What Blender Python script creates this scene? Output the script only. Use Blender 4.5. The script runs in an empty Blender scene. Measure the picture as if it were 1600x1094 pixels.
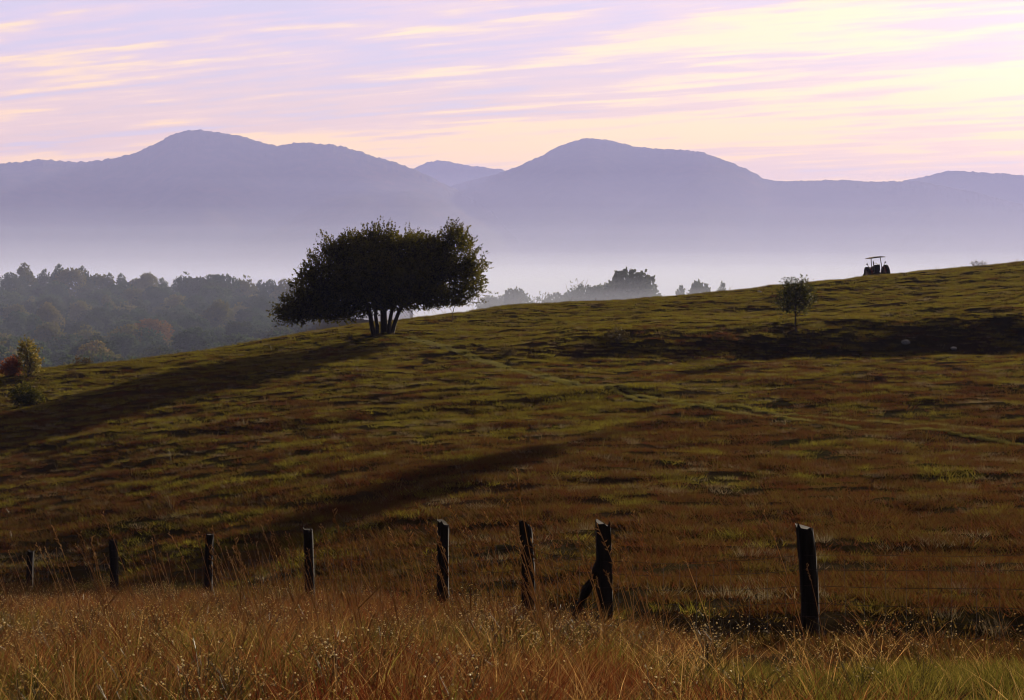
import bpy, math, random
import numpy as np
from mathutils import Vector, Matrix

# ------------------------------------------------------------------ camera, sky, sun, exposure
SC = bpy.context.scene
COL = SC.collection
F = 2667.0            # focal length in photo pixels (1600 px wide = 60 mm lens on a 36 mm sensor)
HR = 440.0            # eye-level row of the photograph
SUN_AZ, SUN_EL = math.radians(30.0), math.radians(16.0)

cam_d = bpy.data.cameras.new('camera')
cam_d.lens = 60.0; cam_d.sensor_width = 36.0
cam_d.shift_y = -(547.0 - HR) / 1600.0
cam_d.clip_start = 0.1; cam_d.clip_end = 60000.0
cam = bpy.data.objects.new('camera', cam_d); COL.objects.link(cam)
cam.location = (0, 0, 0); cam.rotation_euler = (math.pi / 2, 0, 0)
SC.camera = cam

SUN_DIR = Vector((math.sin(SUN_AZ) * math.cos(SUN_EL), math.cos(SUN_AZ) * math.cos(SUN_EL), math.sin(SUN_EL)))
sun_d = bpy.data.lights.new('sun', 'SUN'); sun_d.energy = 5.0; sun_d.angle = math.radians(0.6); sun_d.color = (1.0, 0.85, 0.66)
sun = bpy.data.objects.new('sun', sun_d); COL.objects.link(sun)
sun.rotation_euler = SUN_DIR.to_track_quat('Z', 'Y').to_euler()

world = bpy.data.worlds.new('World'); SC.world = world; world.use_nodes = True
NT = world.node_tree; NT.nodes.clear()

class NB:
    """small node builder"""
    def __init__(s, nt): s.nt = nt
    def n(s, t, **kw):
        o = s.nt.nodes.new(t)
        for k, v in kw.items(): setattr(o, k, v)
        return o
    def lk(s, a, b): s.nt.links.new(a, b)
    def put(s, sock, v):
        if isinstance(v, bpy.types.NodeSocket): s.lk(v, sock)
        else: sock.default_value = v
    def m(s, op, a, b=0.0, c=0.0, clamp=False):
        o = s.n('ShaderNodeMath', operation=op); o.use_clamp = clamp
        s.put(o.inputs[0], a); s.put(o.inputs[1], b)
        if len(o.inputs) > 2: s.put(o.inputs[2], c)
        return o.outputs[0]
    def mix(s, f, a, b, bt='MIX'):
        o = s.n('ShaderNodeMix', data_type='RGBA', blend_type=bt)
        s.put(o.inputs[0], f); s.put(o.inputs[6], a); s.put(o.inputs[7], b)
        return o.outputs[2]
    def mr(s, v, a, b, c=0.0, d=1.0, smooth=True):
        o = s.n('ShaderNodeMapRange'); o.interpolation_type = 'SMOOTHSTEP' if smooth else 'LINEAR'
        s.put(o.inputs[0], v)
        for i, q in enumerate((a, b, c, d)): o.inputs[1 + i].default_value = q
        return o.outputs[0]
    def comb(s, x, y, z=0.0):
        o = s.n('ShaderNodeCombineXYZ')
        s.put(o.inputs[0], x); s.put(o.inputs[1], y); s.put(o.inputs[2], z)
        return o.outputs[0]
    def noise(s, vec, scale, detail=3.0, rough=0.55, dist=0.0):
        o = s.n('ShaderNodeTexNoise')
        if vec is not None: s.put(o.inputs['Vector'], vec)
        o.inputs['Scale'].default_value = scale; o.inputs['Detail'].default_value = detail
        o.inputs['Roughness'].default_value = rough; o.inputs['Distortion'].default_value = dist
        return o.outputs['Fac']
    def ramp(s, f, stops, interp='LINEAR'):
        o = s.n('ShaderNodeValToRGB'); s.put(o.inputs[0], f)
        cr = o.color_ramp; cr.interpolation = interp
        while len(cr.elements) < len(stops): cr.elements.new(0.5)
        for e, (p, c) in zip(cr.elements, stops):
            e.position = p; e.color = (c[0], c[1], c[2], 1.0)
        return o.outputs[0]

def build_world():
    b = NB(NT)
    co = b.n('ShaderNodeTexCoord').outputs['Generated']
    nrm = b.n('ShaderNodeVectorMath', operation='NORMALIZE'); b.lk(co, nrm.inputs[0])
    sep = b.n('ShaderNodeSeparateXYZ'); b.lk(nrm.outputs[0], sep.inputs[0])
    X, Y, Z = sep.outputs
    sky = b.n('ShaderNodeTexSky', sky_type='NISHITA')
    sky.sun_disc = False; sky.sun_elevation = SUN_EL; sky.sun_rotation = SUN_AZ
    sky.altitude = 400; sky.dust_density = 2.0
    sd = b.n('ShaderNodeVectorMath', operation='DOT_PRODUCT'); b.lk(nrm.outputs[0], sd.inputs[0]); sd.inputs[1].default_value = SUN_DIR
    dot = sd.outputs['Value']
    near = b.mr(dot, 0.55, 0.97)                    # towards the sun
    wide = b.mr(dot, -0.25, 0.66, 0.06, 1.0)         # the dawn sky dims away from the sun
    zc = b.m('MAXIMUM', Z, 0.0)
    # high thin cloud veil, lavender above, rosy low down
    veil = b.ramp(b.m('POWER', zc, 0.5), [(0.0, (1.15, 0.58, 0.30)), (0.28, (1.12, 0.62, 0.24)), (0.325, (0.95, 0.62, 0.46)), (0.36, (0.77, 0.61, 0.72)), (0.43, (0.74, 0.63, 0.86)), (0.6, (0.38, 0.34, 0.54)), (1.0, (0.12, 0.12, 0.24))])
    # cloud plane
    k = b.m('DIVIDE', 1.0, b.m('ADD', zc, 0.045))
    px, py = b.m('MULTIPLY', X, k), b.m('MULTIPLY', Y, k)
    a = math.radians(27)
    s = b.m('ADD', b.m('MULTIPLY', px, math.cos(a)), b.m('MULTIPLY', py, -math.sin(a)))
    t = b.m('ADD', b.m('MULTIPLY', px, math.sin(a)), b.m('MULTIPLY', py, math.cos(a)))
    big = b.noise(b.comb(b.m('MULTIPLY', s, 0.40), b.m('MULTIPLY', t, 0.75), 3.3), 1.0, 2.0, 0.5)
    warp = b.m('MULTIPLY', b.m('SUBTRACT', b.noise(b.comb(s, t, 7.1), 0.9, 3.0), 0.5), 0.9)
    st = b.noise(b.comb(b.m('MULTIPLY', s, 0.85), b.m('ADD', b.m('MULTIPLY', t, 3.2), warp), 1.7), 1.0, 4.0, 0.58)
    fine = b.noise(b.comb(b.m('MULTIPLY', s, 1.2), b.m('ADD', b.m('MULTIPLY', t, 9.5), b.m('MULTIPLY', warp, 1.6)), 5.2), 1.0, 3.0, 0.55)
    puff = b.noise(b.comb(b.m('MULTIPLY', s, 3.2), b.m('MULTIPLY', t, 7.0), 9.0), 1.0, 4.0, 0.6)
    v = b.m('ADD', b.m('MULTIPLY', st, 0.44), b.m('ADD', b.m('MULTIPLY', fine, 0.30), b.m('MULTIPLY', puff, 0.26)))
    v = b.m('ADD', v, b.m('MULTIPLY', b.m('SUBTRACT', big, 0.5), 0.50))
    v = b.m('ADD', v, b.m('MULTIPLY', near, b.mr(Z, 0.07, 0.14, -0.03, 0.025)))
    v = b.m('ADD', v, b.mr(Z, 0.118, 0.072, 0.0, 0.07))
    rosy = b.mr(v, 0.40, 0.54); mask = b.mr(v, 0.475, 0.60)
    gold = b.mix(b.mr(Z, 0.055, 0.16), (1.75, 0.95, 0.03, 1), (1.40, 0.94, 0.26, 1))
    gold = b.mix(near, gold, b.mix(b.mr(Z, 0.06, 0.13), (1.70, 0.96, 0.04, 1), (1.34, 1.02, 0.44, 1)))
    cloud = b.mix(b.m('MULTIPLY', rosy, 0.6), veil, (1.08, 0.70, 0.60, 1))
    cloud = b.mix(b.m('MULTIPLY', mask, 0.9), cloud, gold)
    cloud = b.mix(b.m('MULTIPLY', b.mr(v, 0.47, 0.36), 0.75), cloud, (0.68, 0.61, 0.77, 1))
    cloud = b.mix(1.0, cloud, b.comb(wide, wide, wide), 'MULTIPLY')
    up = b.mr(Z, -0.02, 0.0)
    cloud = b.mix(up, (0.03, 0.03, 0.04, 1), cloud)
    bg1 = b.n('ShaderNodeBackground'); b.lk(sky.outputs[0], bg1.inputs[0]); bg1.inputs[1].default_value = 0.05
    bg2 = b.n('ShaderNodeBackground'); b.lk(cloud, bg2.inputs[0]); bg2.inputs[1].default_value = 0.345
    mx = b.n('ShaderNodeMixShader'); mx.inputs[0].default_value = 0.88
    b.lk(bg1.outputs[0], mx.inputs[1]); b.lk(bg2.outputs[0], mx.inputs[2])
    out = b.n('ShaderNodeOutputWorld'); b.lk(mx.outputs[0], out.inputs[0])
build_world()

VS = SC.view_settings
VS.view_transform = 'Standard'; VS.look = 'None'; VS.exposure = 1.7; VS.gamma = 1.0; VS.use_curve_mapping = False
SC.render.engine = 'CYCLES'
CY = SC.cycles
CY.use_denoising = True; CY.denoising_prefilter = 'ACCURATE'
CY.use_adaptive_sampling = True; CY.adaptive_threshold = 0.006; CY.filter_width = 1.1
CY.max_bounces = 3; CY.diffuse_bounces = 1; CY.glossy_bounces = 1; CY.transmission_bounces = 2; CY.volume_bounces = 0; CY.transparent_max_bounces = 8
CY.sample_clamp_indirect = 4.0

# ------------------------------------------------------------------ helpers
RNG = np.random.default_rng(11)
random.seed(5)

def mesh_np(name, v, faces_list):
    """verts Nx3, list of face index arrays (each M x k)"""
    me = bpy.data.meshes.new(name)
    v = np.asarray(v, dtype=np.float32)
    me.vertices.add(len(v)); me.vertices.foreach_set('co', v.ravel())
    faces_list = [np.asarray(f, dtype=np.int32) for f in faces_list if len(f)]
    nl = sum(f.size for f in faces_list); nf = sum(len(f) for f in faces_list)
    if nf:
        me.loops.add(nl); me.polygons.add(nf)
        me.loops.foreach_set('vertex_index', np.concatenate([f.ravel() for f in faces_list]))
        starts, off = [], 0
        for f in faces_list:
            k = f.shape[1]; starts.append(off + np.arange(len(f), dtype=np.int32) * k); off += f.size
        me.polygons.foreach_set('loop_start', np.concatenate(starts))
    me.update(calc_edges=True)
    return me

def smooth(me):
    me.polygons.foreach_set('use_smooth', np.ones(len(me.polygons), dtype=bool)); return me

def obj(name, me, mat=None, parent=None, loc=(0, 0, 0)):
    o = bpy.data.objects.new(name, me); COL.objects.link(o)
    if mat is not None and me is not None and not me.materials: me.materials.append(mat)
    o.location = loc
    if parent is not None: o.parent = parent
    return o

def tag(o, label=None, cat=None, group=None, kind=None):
    if label: o['label'] = label
    if cat: o['category'] = cat
    if group: o['group'] = group
    if kind: o['kind'] = kind
    return o

def empty(name, loc, rz=0.0):
    o = bpy.data.objects.new(name, None); COL.objects.link(o); o.location = loc; o.rotation_euler = (0, 0, rz); return o

def value_noise(x, y, seed=0):
    xi = np.floor(x).astype(np.int64); yi = np.floor(y).astype(np.int64)
    fx = x - xi; fy = y - yi
    fx = fx * fx * (3 - 2 * fx); fy = fy * fy * (3 - 2 * fy)
    def h(a, c):
        n = (a * 374761393 + c * 668265263 + seed * 974634777) & 0x7fffffff
        n = ((n ^ (n >> 13)) * 1274126177) & 0x7fffffff
        n = n ^ (n >> 16)
        return (n & 0xffff) / 65535.0
    return (h(xi, yi) * (1 - fx) + h(xi + 1, yi) * fx) * (1 - fy) + (h(xi, yi + 1) * (1 - fx) + h(xi + 1, yi + 1) * fx) * fy

def fbm(x, y, seed=0, oct=4):
    r = np.zeros_like(x, dtype=float); a = 0.5; s = 1.0
    for i in range(oct):
        r += a * value_noise(x * s, y * s, seed + i * 17); a *= 0.5; s *= 2.03
    return r

def pchip(xk, yk, x):
    xk = np.asarray(xk, float); yk = np.asarray(yk, float)
    h = np.diff(xk); d = np.diff(yk) / h
    m = np.zeros_like(yk); m[0] = d[0]; m[-1] = d[-1]
    for i in range(1, len(xk) - 1):
        if d[i - 1] * d[i] > 0:
            w1 = 2 * h[i] + h[i - 1]; w2 = h[i] + 2 * h[i - 1]
            m[i] = (w1 + w2) / (w1 / d[i - 1] + w2 / d[i])
    i = np.clip(np.searchsorted(xk, x) - 1, 0, len(xk) - 2)
    t = (x - xk[i]) / h[i]; t = np.clip(t, 0, 1)
    return (yk[i] * (1 + 2 * t) * (1 - t) ** 2 + h[i] * m[i] * t * (1 - t) ** 2 + yk[i + 1] * t * t * (3 - 2 * t) + h[i] * m[i + 1] * t * t * (t - 1))

def tube(path, radii, sides=7, cap=True):
    """tapered tube along a polyline: returns verts, quads"""
    P = [Vector(p) for p in path]; V = []; Q = []
    up = Vector((0.13, 0.31, 0.94))
    for i, p in enumerate(P):
        d = (P[min(i + 1, len(P) - 1)] - P[max(i - 1, 0)]).normalized()
        a = d.cross(up)
        if a.length < 1e-3: a = d.cross(Vector((1, 0, 0)))
        a.normalize(); c = d.cross(a)
        for k in range(sides):
            th = 2 * math.pi * k / sides
            V.append(p + (a * math.cos(th) + c * math.sin(th)) * radii[i])
    for i in range(len(P) - 1):
        for k in range(sides):
            k2 = (k + 1) % sides
            Q.append((i * sides + k, i * sides + k2, (i + 1) * sides + k2, (i + 1) * sides + k))
    return V, Q

def join_parts(name, parts):
    V = []; Q = []
    for v, q in parts:
        o = len(V); V += [tuple(x) for x in v]; Q += [tuple(i + o for i in f) for f in q]
    me = bpy.data.meshes.new(name); me.from_pydata(V, [], Q); me.update(); return me

def box(c, s, rot=None):
    V = []
    for dz in (-.5, .5):
        for dx, dy in ((-.5, -.5), (.5, -.5), (.5, .5), (-.5, .5)):
            p = Vector((dx * s[0], dy * s[1], dz * s[2]))
            if rot is not None: p = rot @ p
            V.append(p + Vector(c))
    return V, [(3, 2, 1, 0), (4, 5, 6, 7), (0, 1, 5, 4), (1, 2, 6, 5), (2, 3, 7, 6), (3, 0, 4, 7)]

# ------------------------------------------------------------------ materials
def mat_new(name):
    m = bpy.data.materials.new(name); m.use_nodes = True; m.node_tree.nodes.clear()
    return m, NB(m.node_tree)

def leaf_material(name, c1, c2, c3, scale=0.3, trans=0.4, gloss=0.03, rnd=0.5, tscale=1.0):
    """leaf/grass: diffuse + light coming through; colours vary over the ground and from plant to plant"""
    m, b = mat_new(name)
    pos = b.n('ShaderNodeNewGeometry').outputs['Position']
    n1 = b.noise(pos, scale, 3.0, 0.6)
    oi = b.n('ShaderNodeObjectInfo').outputs['Random']
    isl = b.n('ShaderNodeNewGeometry').outputs['Random Per Island']
    f = b.m('ADD', n1, b.m('MULTIPLY', b.m('SUBTRACT', b.m('ADD', b.m('MULTIPLY', oi, 0.5), b.m('MULTIPLY', isl, 0.5)), 0.5), rnd))
    col = b.ramp(f, [(0.30, c1), (0.50, c2), (0.70, c3)])
    d = b.n('ShaderNodeBsdfDiffuse'); b.lk(col, d.inputs[0])
    t = b.n('ShaderNodeBsdfTranslucent')
    tc = b.mix(1.0, col, (1.25 * tscale, 1.1 * tscale, 0.7 * tscale, 1), 'MULTIPLY'); b.lk(tc, t.inputs[0])
    mx = b.n('ShaderNodeMixShader'); mx.inputs[0].default_value = trans
    b.lk(d.outputs[0], mx.inputs[1]); b.lk(t.outputs[0], mx.inputs[2]); res = mx.outputs[0]
    if gloss > 0:
        g = b.n('ShaderNodeBsdfGlossy'); g.inputs['Roughness'].default_value = 0.38; g.inputs[0].default_value = (0.8, 0.8, 0.8, 1)
        m2 = b.n('ShaderNodeMixShader'); m2.inputs[0].default_value = gloss
        b.lk(res, m2.inputs[1]); b.lk(g.outputs[0], m2.inputs[2]); res = m2.outputs[0]
    o = b.n('ShaderNodeOutputMaterial'); b.lk(res, o.inputs[0])
    return m

def solid(name, col, rough=0.7, metal=0.0, noise_s=8.0, var=0.35, bump=0.0, stretch=None):
    m, b = mat_new(name)
    tc = b.n('ShaderNodeTexCoord').outputs['Object']
    if stretch:
        mp = b.n('ShaderNodeMapping'); mp.inputs['Scale'].default_value = stretch; b.lk(tc, mp.inputs[0]); tc = mp.outputs[0]
    n = b.noise(tc, noise_s, 5.0, 0.65)
    c = b.ramp(n, [(0.3, [q * (1 - var) for q in col]), (0.7, [q * (1 + var) for q in col])])
    p = b.n('ShaderNodeBsdfPrincipled'); b.lk(c, p.inputs['Base Color'])
    p.inputs['Roughness'].default_value = rough; p.inputs['Specular IOR Level'].default_value = 0.12; p.inputs['Metallic'].default_value = metal
    if bump:
        bp = b.n('ShaderNodeBump'); bp.inputs['Strength'].default_value = bump; b.lk(n, bp.inputs['Height']); b.lk(bp.outputs[0], p.inputs['Normal'])
    o = b.n('ShaderNodeOutputMaterial'); b.lk(p.outputs[0], o.inputs[0])
    return m

def ground_material():
    m, b = mat_new('pasture_soil')
    pos = b.n('ShaderNodeNewGeometry').outputs['Position']
    n1 = b.noise(pos, 0.12, 4.0, 0.6); n2 = b.noise(pos, 2.2, 5.0, 0.7)
    c = b.ramp(n1, [(0.35, (0.020, 0.012, 0.007)), (0.55, (0.016, 0.015, 0.006)), (0.7, (0.022, 0.010, 0.006))])
    c = b.mix(b.mr(n2, 0.35, 0.7), c, (0.008, 0.006, 0.004, 1))
    d = b.n('ShaderNodeBsdfDiffuse'); b.lk(c, d.inputs[0])
    bp = b.n('ShaderNodeBump'); bp.inputs['Strength'].default_value = 0.6; bp.inputs['Distance'].default_value = 0.1
    b.lk(n2, bp.inputs['Height']); b.lk(bp.outputs[0], d.inputs['Normal'])
    o = b.n('ShaderNodeOutputMaterial'); b.lk(d.outputs[0], o.inputs[0])
    return m

def forest_slope_material():
    m, b = mat_new('wooded_mountain')
    pos = b.n('ShaderNodeNewGeometry').outputs['Position']
    n1 = b.noise(pos, 0.02, 4.0, 0.7); n2 = b.noise(pos, 0.0025, 3.0, 0.6)
    f = b.m('ADD', b.m('MULTIPLY', n1, 0.6), b.m('MULTIPLY', n2, 0.4))
    c = b.ramp(f, [(0.35, (0.030, 0.034, 0.020)), (0.5, (0.050, 0.052, 0.026)), (0.65, (0.085, 0.062, 0.030))])
    d = b.n('ShaderNodeBsdfDiffuse'); b.lk(c, d.inputs[0])
    o = b.n('ShaderNodeOutputMaterial'); b.lk(d.outputs[0], o.inputs[0])
    return m

def haze_material(name, dens, col, aniso):
    m, b = mat_new(name)
    v = b.n('ShaderNodeVolumePrincipled')
    v.inputs['Density Attribute'].default_value = ''
    v.inputs['Color'].default_value = (*col, 1); v.inputs['Density'].default_value = dens
    v.inputs['Anisotropy'].default_value = aniso
    o = b.n('ShaderNodeOutputMaterial'); b.lk(v.outputs[0], o.inputs['Volume'])
    return m

M_GROUND = ground_material()
M_FIELD = leaf_material('field_grass', (0.036, 0.013, 0.007), (0.038, 0.019, 0.008), (0.040, 0.030, 0.010), 0.9, 0.55, 0.0, 1.0)
M_FIELD_GREEN = leaf_material('green_field_grass', (0.040, 0.028, 0.008), (0.054, 0.048, 0.010), (0.080, 0.080, 0.015), 0.9, 0.55, 0.0, 1.0)
M_FROST = leaf_material('dewy_grey_grass', (0.060, 0.046, 0.040), (0.075, 0.066, 0.052), (0.095, 0.085, 0.075), 0.5, 0.45, 0.0, 0.7)
M_RUST = leaf_material('dry_rust_grass', (0.056, 0.014, 0.008), (0.076, 0.028, 0.013), (0.115, 0.070, 0.034), 0.7, 0.45, 0.0, 1.0)
M_STRAW = leaf_material('straw', (0.13, 0.075, 0.035), (0.20, 0.125, 0.060), (0.28, 0.20, 0.11), 0.9, 0.45, 0.0, 1.0)
M_VERGE = leaf_material('verge_grass', (0.040, 0.034, 0.010), (0.056, 0.058, 0.013), (0.105, 0.086, 0.028), 0.5, 0.45, 0.0, 1.0)
M_FLOWER = leaf_material('faded_flower', (0.3600, 0.2700, 0.0900), (0.4500, 0.3780, 0.1620), (0.5580, 0.5040, 0.3240), 2.0, 0.4, 0.02, 1.0)
M_WEED = leaf_material('weed_stem', (0.0315, 0.0245, 0.0084), (0.0455, 0.0385, 0.0112), (0.0630, 0.0420, 0.0140), 0.6, 0.3, 0.02, 0.8)
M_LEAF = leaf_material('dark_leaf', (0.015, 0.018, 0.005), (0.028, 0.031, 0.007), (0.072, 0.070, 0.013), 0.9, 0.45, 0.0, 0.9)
M_SAP = leaf_material('sapling_leaf', (0.0245, 0.0294, 0.0070), (0.0350, 0.0385, 0.0084), (0.0490, 0.0455, 0.0112), 0.8, 0.35, 0.02, 0.7)
M_FAR = [leaf_material('wood_leaf_green', (0.028, 0.050, 0.026), (0.038, 0.066, 0.032), (0.058, 0.084, 0.038), 0.1, 0.3, 0.0, 0.6),
         leaf_material('wood_leaf_olive', (0.060, 0.068, 0.020), (0.080, 0.088, 0.024), (0.12, 0.115, 0.030), 0.1, 0.3, 0.0, 0.6),
         leaf_material('wood_leaf_dark', (0.022, 0.036, 0.022), (0.030, 0.046, 0.026), (0.044, 0.055, 0.028), 0.1, 0.3, 0.0, 0.6)]
M_ORANGE = leaf_material('orange_leaf', (0.11, 0.070, 0.024), (0.15, 0.090, 0.026), (0.18, 0.11, 0.03), 0.2, 0.35, 0.0, 0.6)
M_RED = leaf_material('red_leaf', (0.12, 0.040, 0.018), (0.17, 0.060, 0.022), (0.18, 0.09, 0.028), 1.0, 0.4, 0.0, 0.7)
M_YELLOWGREEN = leaf_material('yellow_green_leaf', (0.075, 0.075, 0.016), (0.11, 0.10, 0.02), (0.17, 0.12, 0.028), 0.8, 0.42, 0.02, 0.7)
M_BARK = solid('bark', (0.035, 0.028, 0.022), 0.9, 0, 6.0, 0.4, 0.5, (1, 1, 0.25))
M_POST = solid('weathered_post', (0.010, 0.008, 0.007), 0.95, 0, 16.0, 0.8, 0.9, (1, 1, 0.08))
M_WIRE = solid('rusty_wire', (0.022, 0.016, 0.014), 0.8, 0.2, 30, 0.3)
M_TYRE = solid('tyre_rubber', (0.022, 0.020, 0.022), 0.85, 0, 9, 0.3)
M_PAINT = solid('faded_maroon_paint', (0.10, 0.025, 0.022), 0.5, 0, 5, 0.3)
M_RIM = solid('wheel_rim', (0.16, 0.14, 0.12), 0.5, 0.2, 7, 0.3)
M_STEEL = solid('dark_steel', (0.06, 0.05, 0.048), 0.55, 0.4, 9, 0.3)
M_SEAT = solid('black_vinyl', (0.025, 0.023, 0.025), 0.5, 0, 9, 0.2)
M_CANOPY = solid('canopy_brown', (0.06, 0.040, 0.032), 0.6, 0, 6, 0.3)
M_STONE = solid('pale_stone', (0.20, 0.21, 0.235), 0.9, 0, 5.0, 0.3, 0.5)
M_MOUNT = forest_slope_material()

# ------------------------------------------------------------------ the hillside: one sheet from the verge to the valley
PXC = [-700, -200, 27, 300, 600, 800, 1000, 1200, 1400, 1566, 1800, 2300]
def Z(row, y): return -(row - HR) / F * y
R = {}   # knots per column: (depth, z)
near_common = [(3.0, -1.78), (7.0, -2.12)]
def col(rows, crest, after):
    k = list(near_common) + [(y, Z(r, y)) for y, r in rows]
    cy, cr = crest; cz = Z(cr, cy)
    k += [(cy, cz), (cy + 9, cz - 0.75 - max(0, (cr - HR)) / F * 9), (cy + 22, cz - 3.2 - max(0, (cr - HR)) / F * 20)]
    return k + after
L_AFTER = [(200, -20), (300, -30), (400, -31.5), (600, -28.5), (880, -15.5), (960, -15.5), (1300, -40), (2200, -72), (15000, -72)]
M_AFTER = [(200, -17), (300, -25), (430, -23), (600, -25), (880, -24), (960, -24), (1300, -42), (2200, -72), (15000, -72)]
R_AFTER = [(200, -12), (300, -20), (430, -18), (520, -20), (880, -42), (960, -46), (1300, -55), (2200, -72), (15000, -72)]
KN = {
 -700: col([(10.6, 1078), (16, 1022), (25, 980), (35, 955), (45, 940), (60, 830), (75, 760), (85, 715)], (100, 655), L_AFTER),
 -200: col([(10.6, 1078), (16, 1022), (25, 978), (35, 950), (43, 943), (46, 936), (48, 900), (60, 805), (75, 725), (85, 675)], (102, 604), L_AFTER),
 27:   col([(10.6, 1078), (16, 1022), (25, 975), (35, 945), (43, 935), (46, 926), (48, 888), (60, 785), (75, 703), (85, 656), (95, 612)], (104, 578), L_AFTER),
 300:  col([(10.6, 1078), (16, 1024), (25, 972), (35, 932), (45, 858), (60, 742), (75, 665), (85, 622), (98, 578)], (110, 548), L_AFTER),
 600:  col([(10.6, 1078), (17, 1022), (24, 980), (30, 940), (45, 800), (60, 705), (80, 612), (95, 556), (108, 519)], (121, 499), M_AFTER),
 800:  col([(10.6, 1078), (17, 1024), (24, 975), (30, 920), (45, 772), (60, 690), (80, 602), (93, 560), (96, 541), (112, 506)], (128, 477), R_AFTER),
 1000: col([(10.6, 1079), (17, 1030), (21, 1000), (22.5, 1000), (24, 948), (32, 880), (45, 765), (60, 682), (80, 596), (94, 560), (97, 526), (115, 492)], (132, 464), R_AFTER),
 1200: col([(10.6, 1080), (15, 1046), (19, 1016), (21, 1072), (22.8, 962), (30, 893), (45, 760), (60, 675), (80, 590), (95, 560), (98.3, 515), (117, 483)], (137, 448), R_AFTER),
 1400: col([(10.6, 1080), (15, 1046), (19, 1018), (21, 1074), (22.8, 962), (30, 893), (45, 757), (60, 670), (80, 582), (93, 556), (96.5, 505), (117, 467)], (141, 426), R_AFTER),
 1566: col([(10.6, 1080), (15, 1046), (19, 1020), (21, 1074), (22.8, 962), (30, 893), (45, 755), (60, 665), (80, 578), (93, 547), (97, 489), (120, 449)], (145, 412), R_AFTER),
 1800: col([(10.6, 1080), (15, 1046), (19, 1018), (21, 1074), (22.8, 962), (30, 893), (45, 750), (60, 655), (80, 565), (92, 528), (98, 475), (120, 430)], (148, 388), R_AFTER),
 2300: col([(10.6, 1080), (15, 1046), (19, 1018), (21, 1074), (22.8, 962), (30, 893), (45, 745), (60, 640), (80, 545), (92, 505), (98, 455), (120, 405)], (150, 355), R_AFTER),
}
YG = np.concatenate([np.linspace(3, 9, 25)[:-1], np.geomspace(9, 60, 330)[:-1], np.linspace(60, 160, 360)[:-1], np.geomspace(160, 1300, 150)[:-1], np.geomspace(1300, 15000, 40)])
UG = np.concatenate([np.linspace(-0.56, -0.36, 40)[:-1], np.linspace(-0.36, 0.36, 560)[:-1], np.linspace(0.36, 0.56, 40)])
UC = [(p - 800) / F for p in PXC]
colsZ = np.stack([pchip([k[0] for k in KN[p]], [k[1] for k in KN[p]], YG) for p in PXC])     # columns x depth
GZ = np.zeros((len(YG), len(UG)))
for i in range(len(YG)): GZ[i] = pchip(UC, colsZ[:, i], UG)
UU, YY = np.meshgrid(UG, YG); XX = UU * YY
# folds, tussocks and the uneven lip of the bank
field = np.clip((YY - 22) / 10, 0, 1) * np.clip((190 - YY) / 30, 0, 1)
rel = 0.45 * (fbm(XX / 9, YY / 9, 3) - 0.47) + 0.32 * (fbm(XX / 2.6, YY / 2.0, 8) - 0.47) + 0.30 * (fbm(XX / 1.5, YY / 0.7, 21, 3) - 0.44)
GZ += rel * (0.25 + 0.75 * field) * np.clip((YY - 3) / 6, 0, 1) * np.clip((400 - YY) / 200, 0, 1)
def seg_dist(x, y, pts):
    d = np.full(x.shape, 1e9)
    for (ax, ay), (bx, by) in zip(pts[:-1], pts[1:]):
        t = np.clip(((x - ax) * (bx - ax) + (y - ay) * (by - ay)) / ((bx - ax) ** 2 + (by - ay) ** 2), 0, 1)
        d = np.minimum(d, np.hypot(x - ax - t * (bx - ax), y - ay - t * (by - ay)))
    return d
def fold(pts, w, h):
    global GZ
    GZ = GZ + h * np.exp(-(seg_dist(XX, YY, pts) / w) ** 2)
GZ += np.exp(-((YY - 96.5) / 4.0) ** 2) * np.clip((UU + .01) / .05, 0, 1) * (1.1 * (fbm(XX / 3.5, YY / 2.2, 33) - .47) + .5 * (fbm(XX / 1.2, YY / .9, 34) - .47))
STREAK_DENT = [(5.2, 69), (1.2, 60), (-1.8, 52.5), (-5.2, 45), (-8.0, 40)]  # dent added to the ground shape to darken the diagonal shadow streak
fold(STREAK_DENT, 1.2, -0.15)
fold([(a + 2.0, b_) for a, b_ in STREAK_DENT], 1.3, 0.10)
fold([(-20, 75), (-8, 72), (6, 76)], 1.4, 0.22)
fold([(8, 40), (15, 43)], 1.2, 0.16)
GZ -= 0.16 * np.clip((YY - 85) / 25, 0, 1)
GZ += np.clip((YY - 200) / 200, 0, 1) * 5 * (fbm(XX / 160, YY / 160, 40) - 0.47)

def H(x, y):
    x = np.asarray(x, float); y = np.asarray(y, float); u = x / y
    i = np.clip(np.searchsorted(YG, y) - 1, 0, len(YG) - 2); j = np.clip(np.searchsorted(UG, u) - 1, 0, len(UG) - 2)
    a = np.clip((y - YG[i]) / (YG[i + 1] - YG[i]), 0, 1); c = np.clip((u - UG[j]) / (UG[j + 1] - UG[j]), 0, 1)
    return (GZ[i, j] * (1 - c) + GZ[i, j + 1] * c) * (1 - a) + (GZ[i + 1, j] * (1 - c) + GZ[i + 1, j + 1] * c) * a
def h1(x, y): return float(H(np.array([x]), np.array([y]))[0])
def ground_at(px, row, y0, y1):
    """walk along the line of sight of a photo pixel until it meets the hillside"""
    ys = np.linspace(y0, y1, 1500); u = (px - 800) / F
    g = H(u * ys, ys) - Z(row, ys)
    k = np.where(g >= 0)[0]
    y = ys[k[0]] if len(k) else ys[np.argmax(g)]
    return u * y, float(y)

ny, nu = GZ.shape
idx = np.arange(ny * nu).reshape(ny, nu)
quads = np.stack([idx[:-1, :-1], idx[:-1, 1:], idx[1:, 1:], idx[1:, :-1]], -1).reshape(-1, 4)
me = smooth(mesh_np('hillside', np.stack([XX, YY, GZ], -1).reshape(-1, 3), [quads]))
tag(obj('terrain', me, M_GROUND), 'rolling pasture hillside falling away into the valley', kind='structure')
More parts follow.
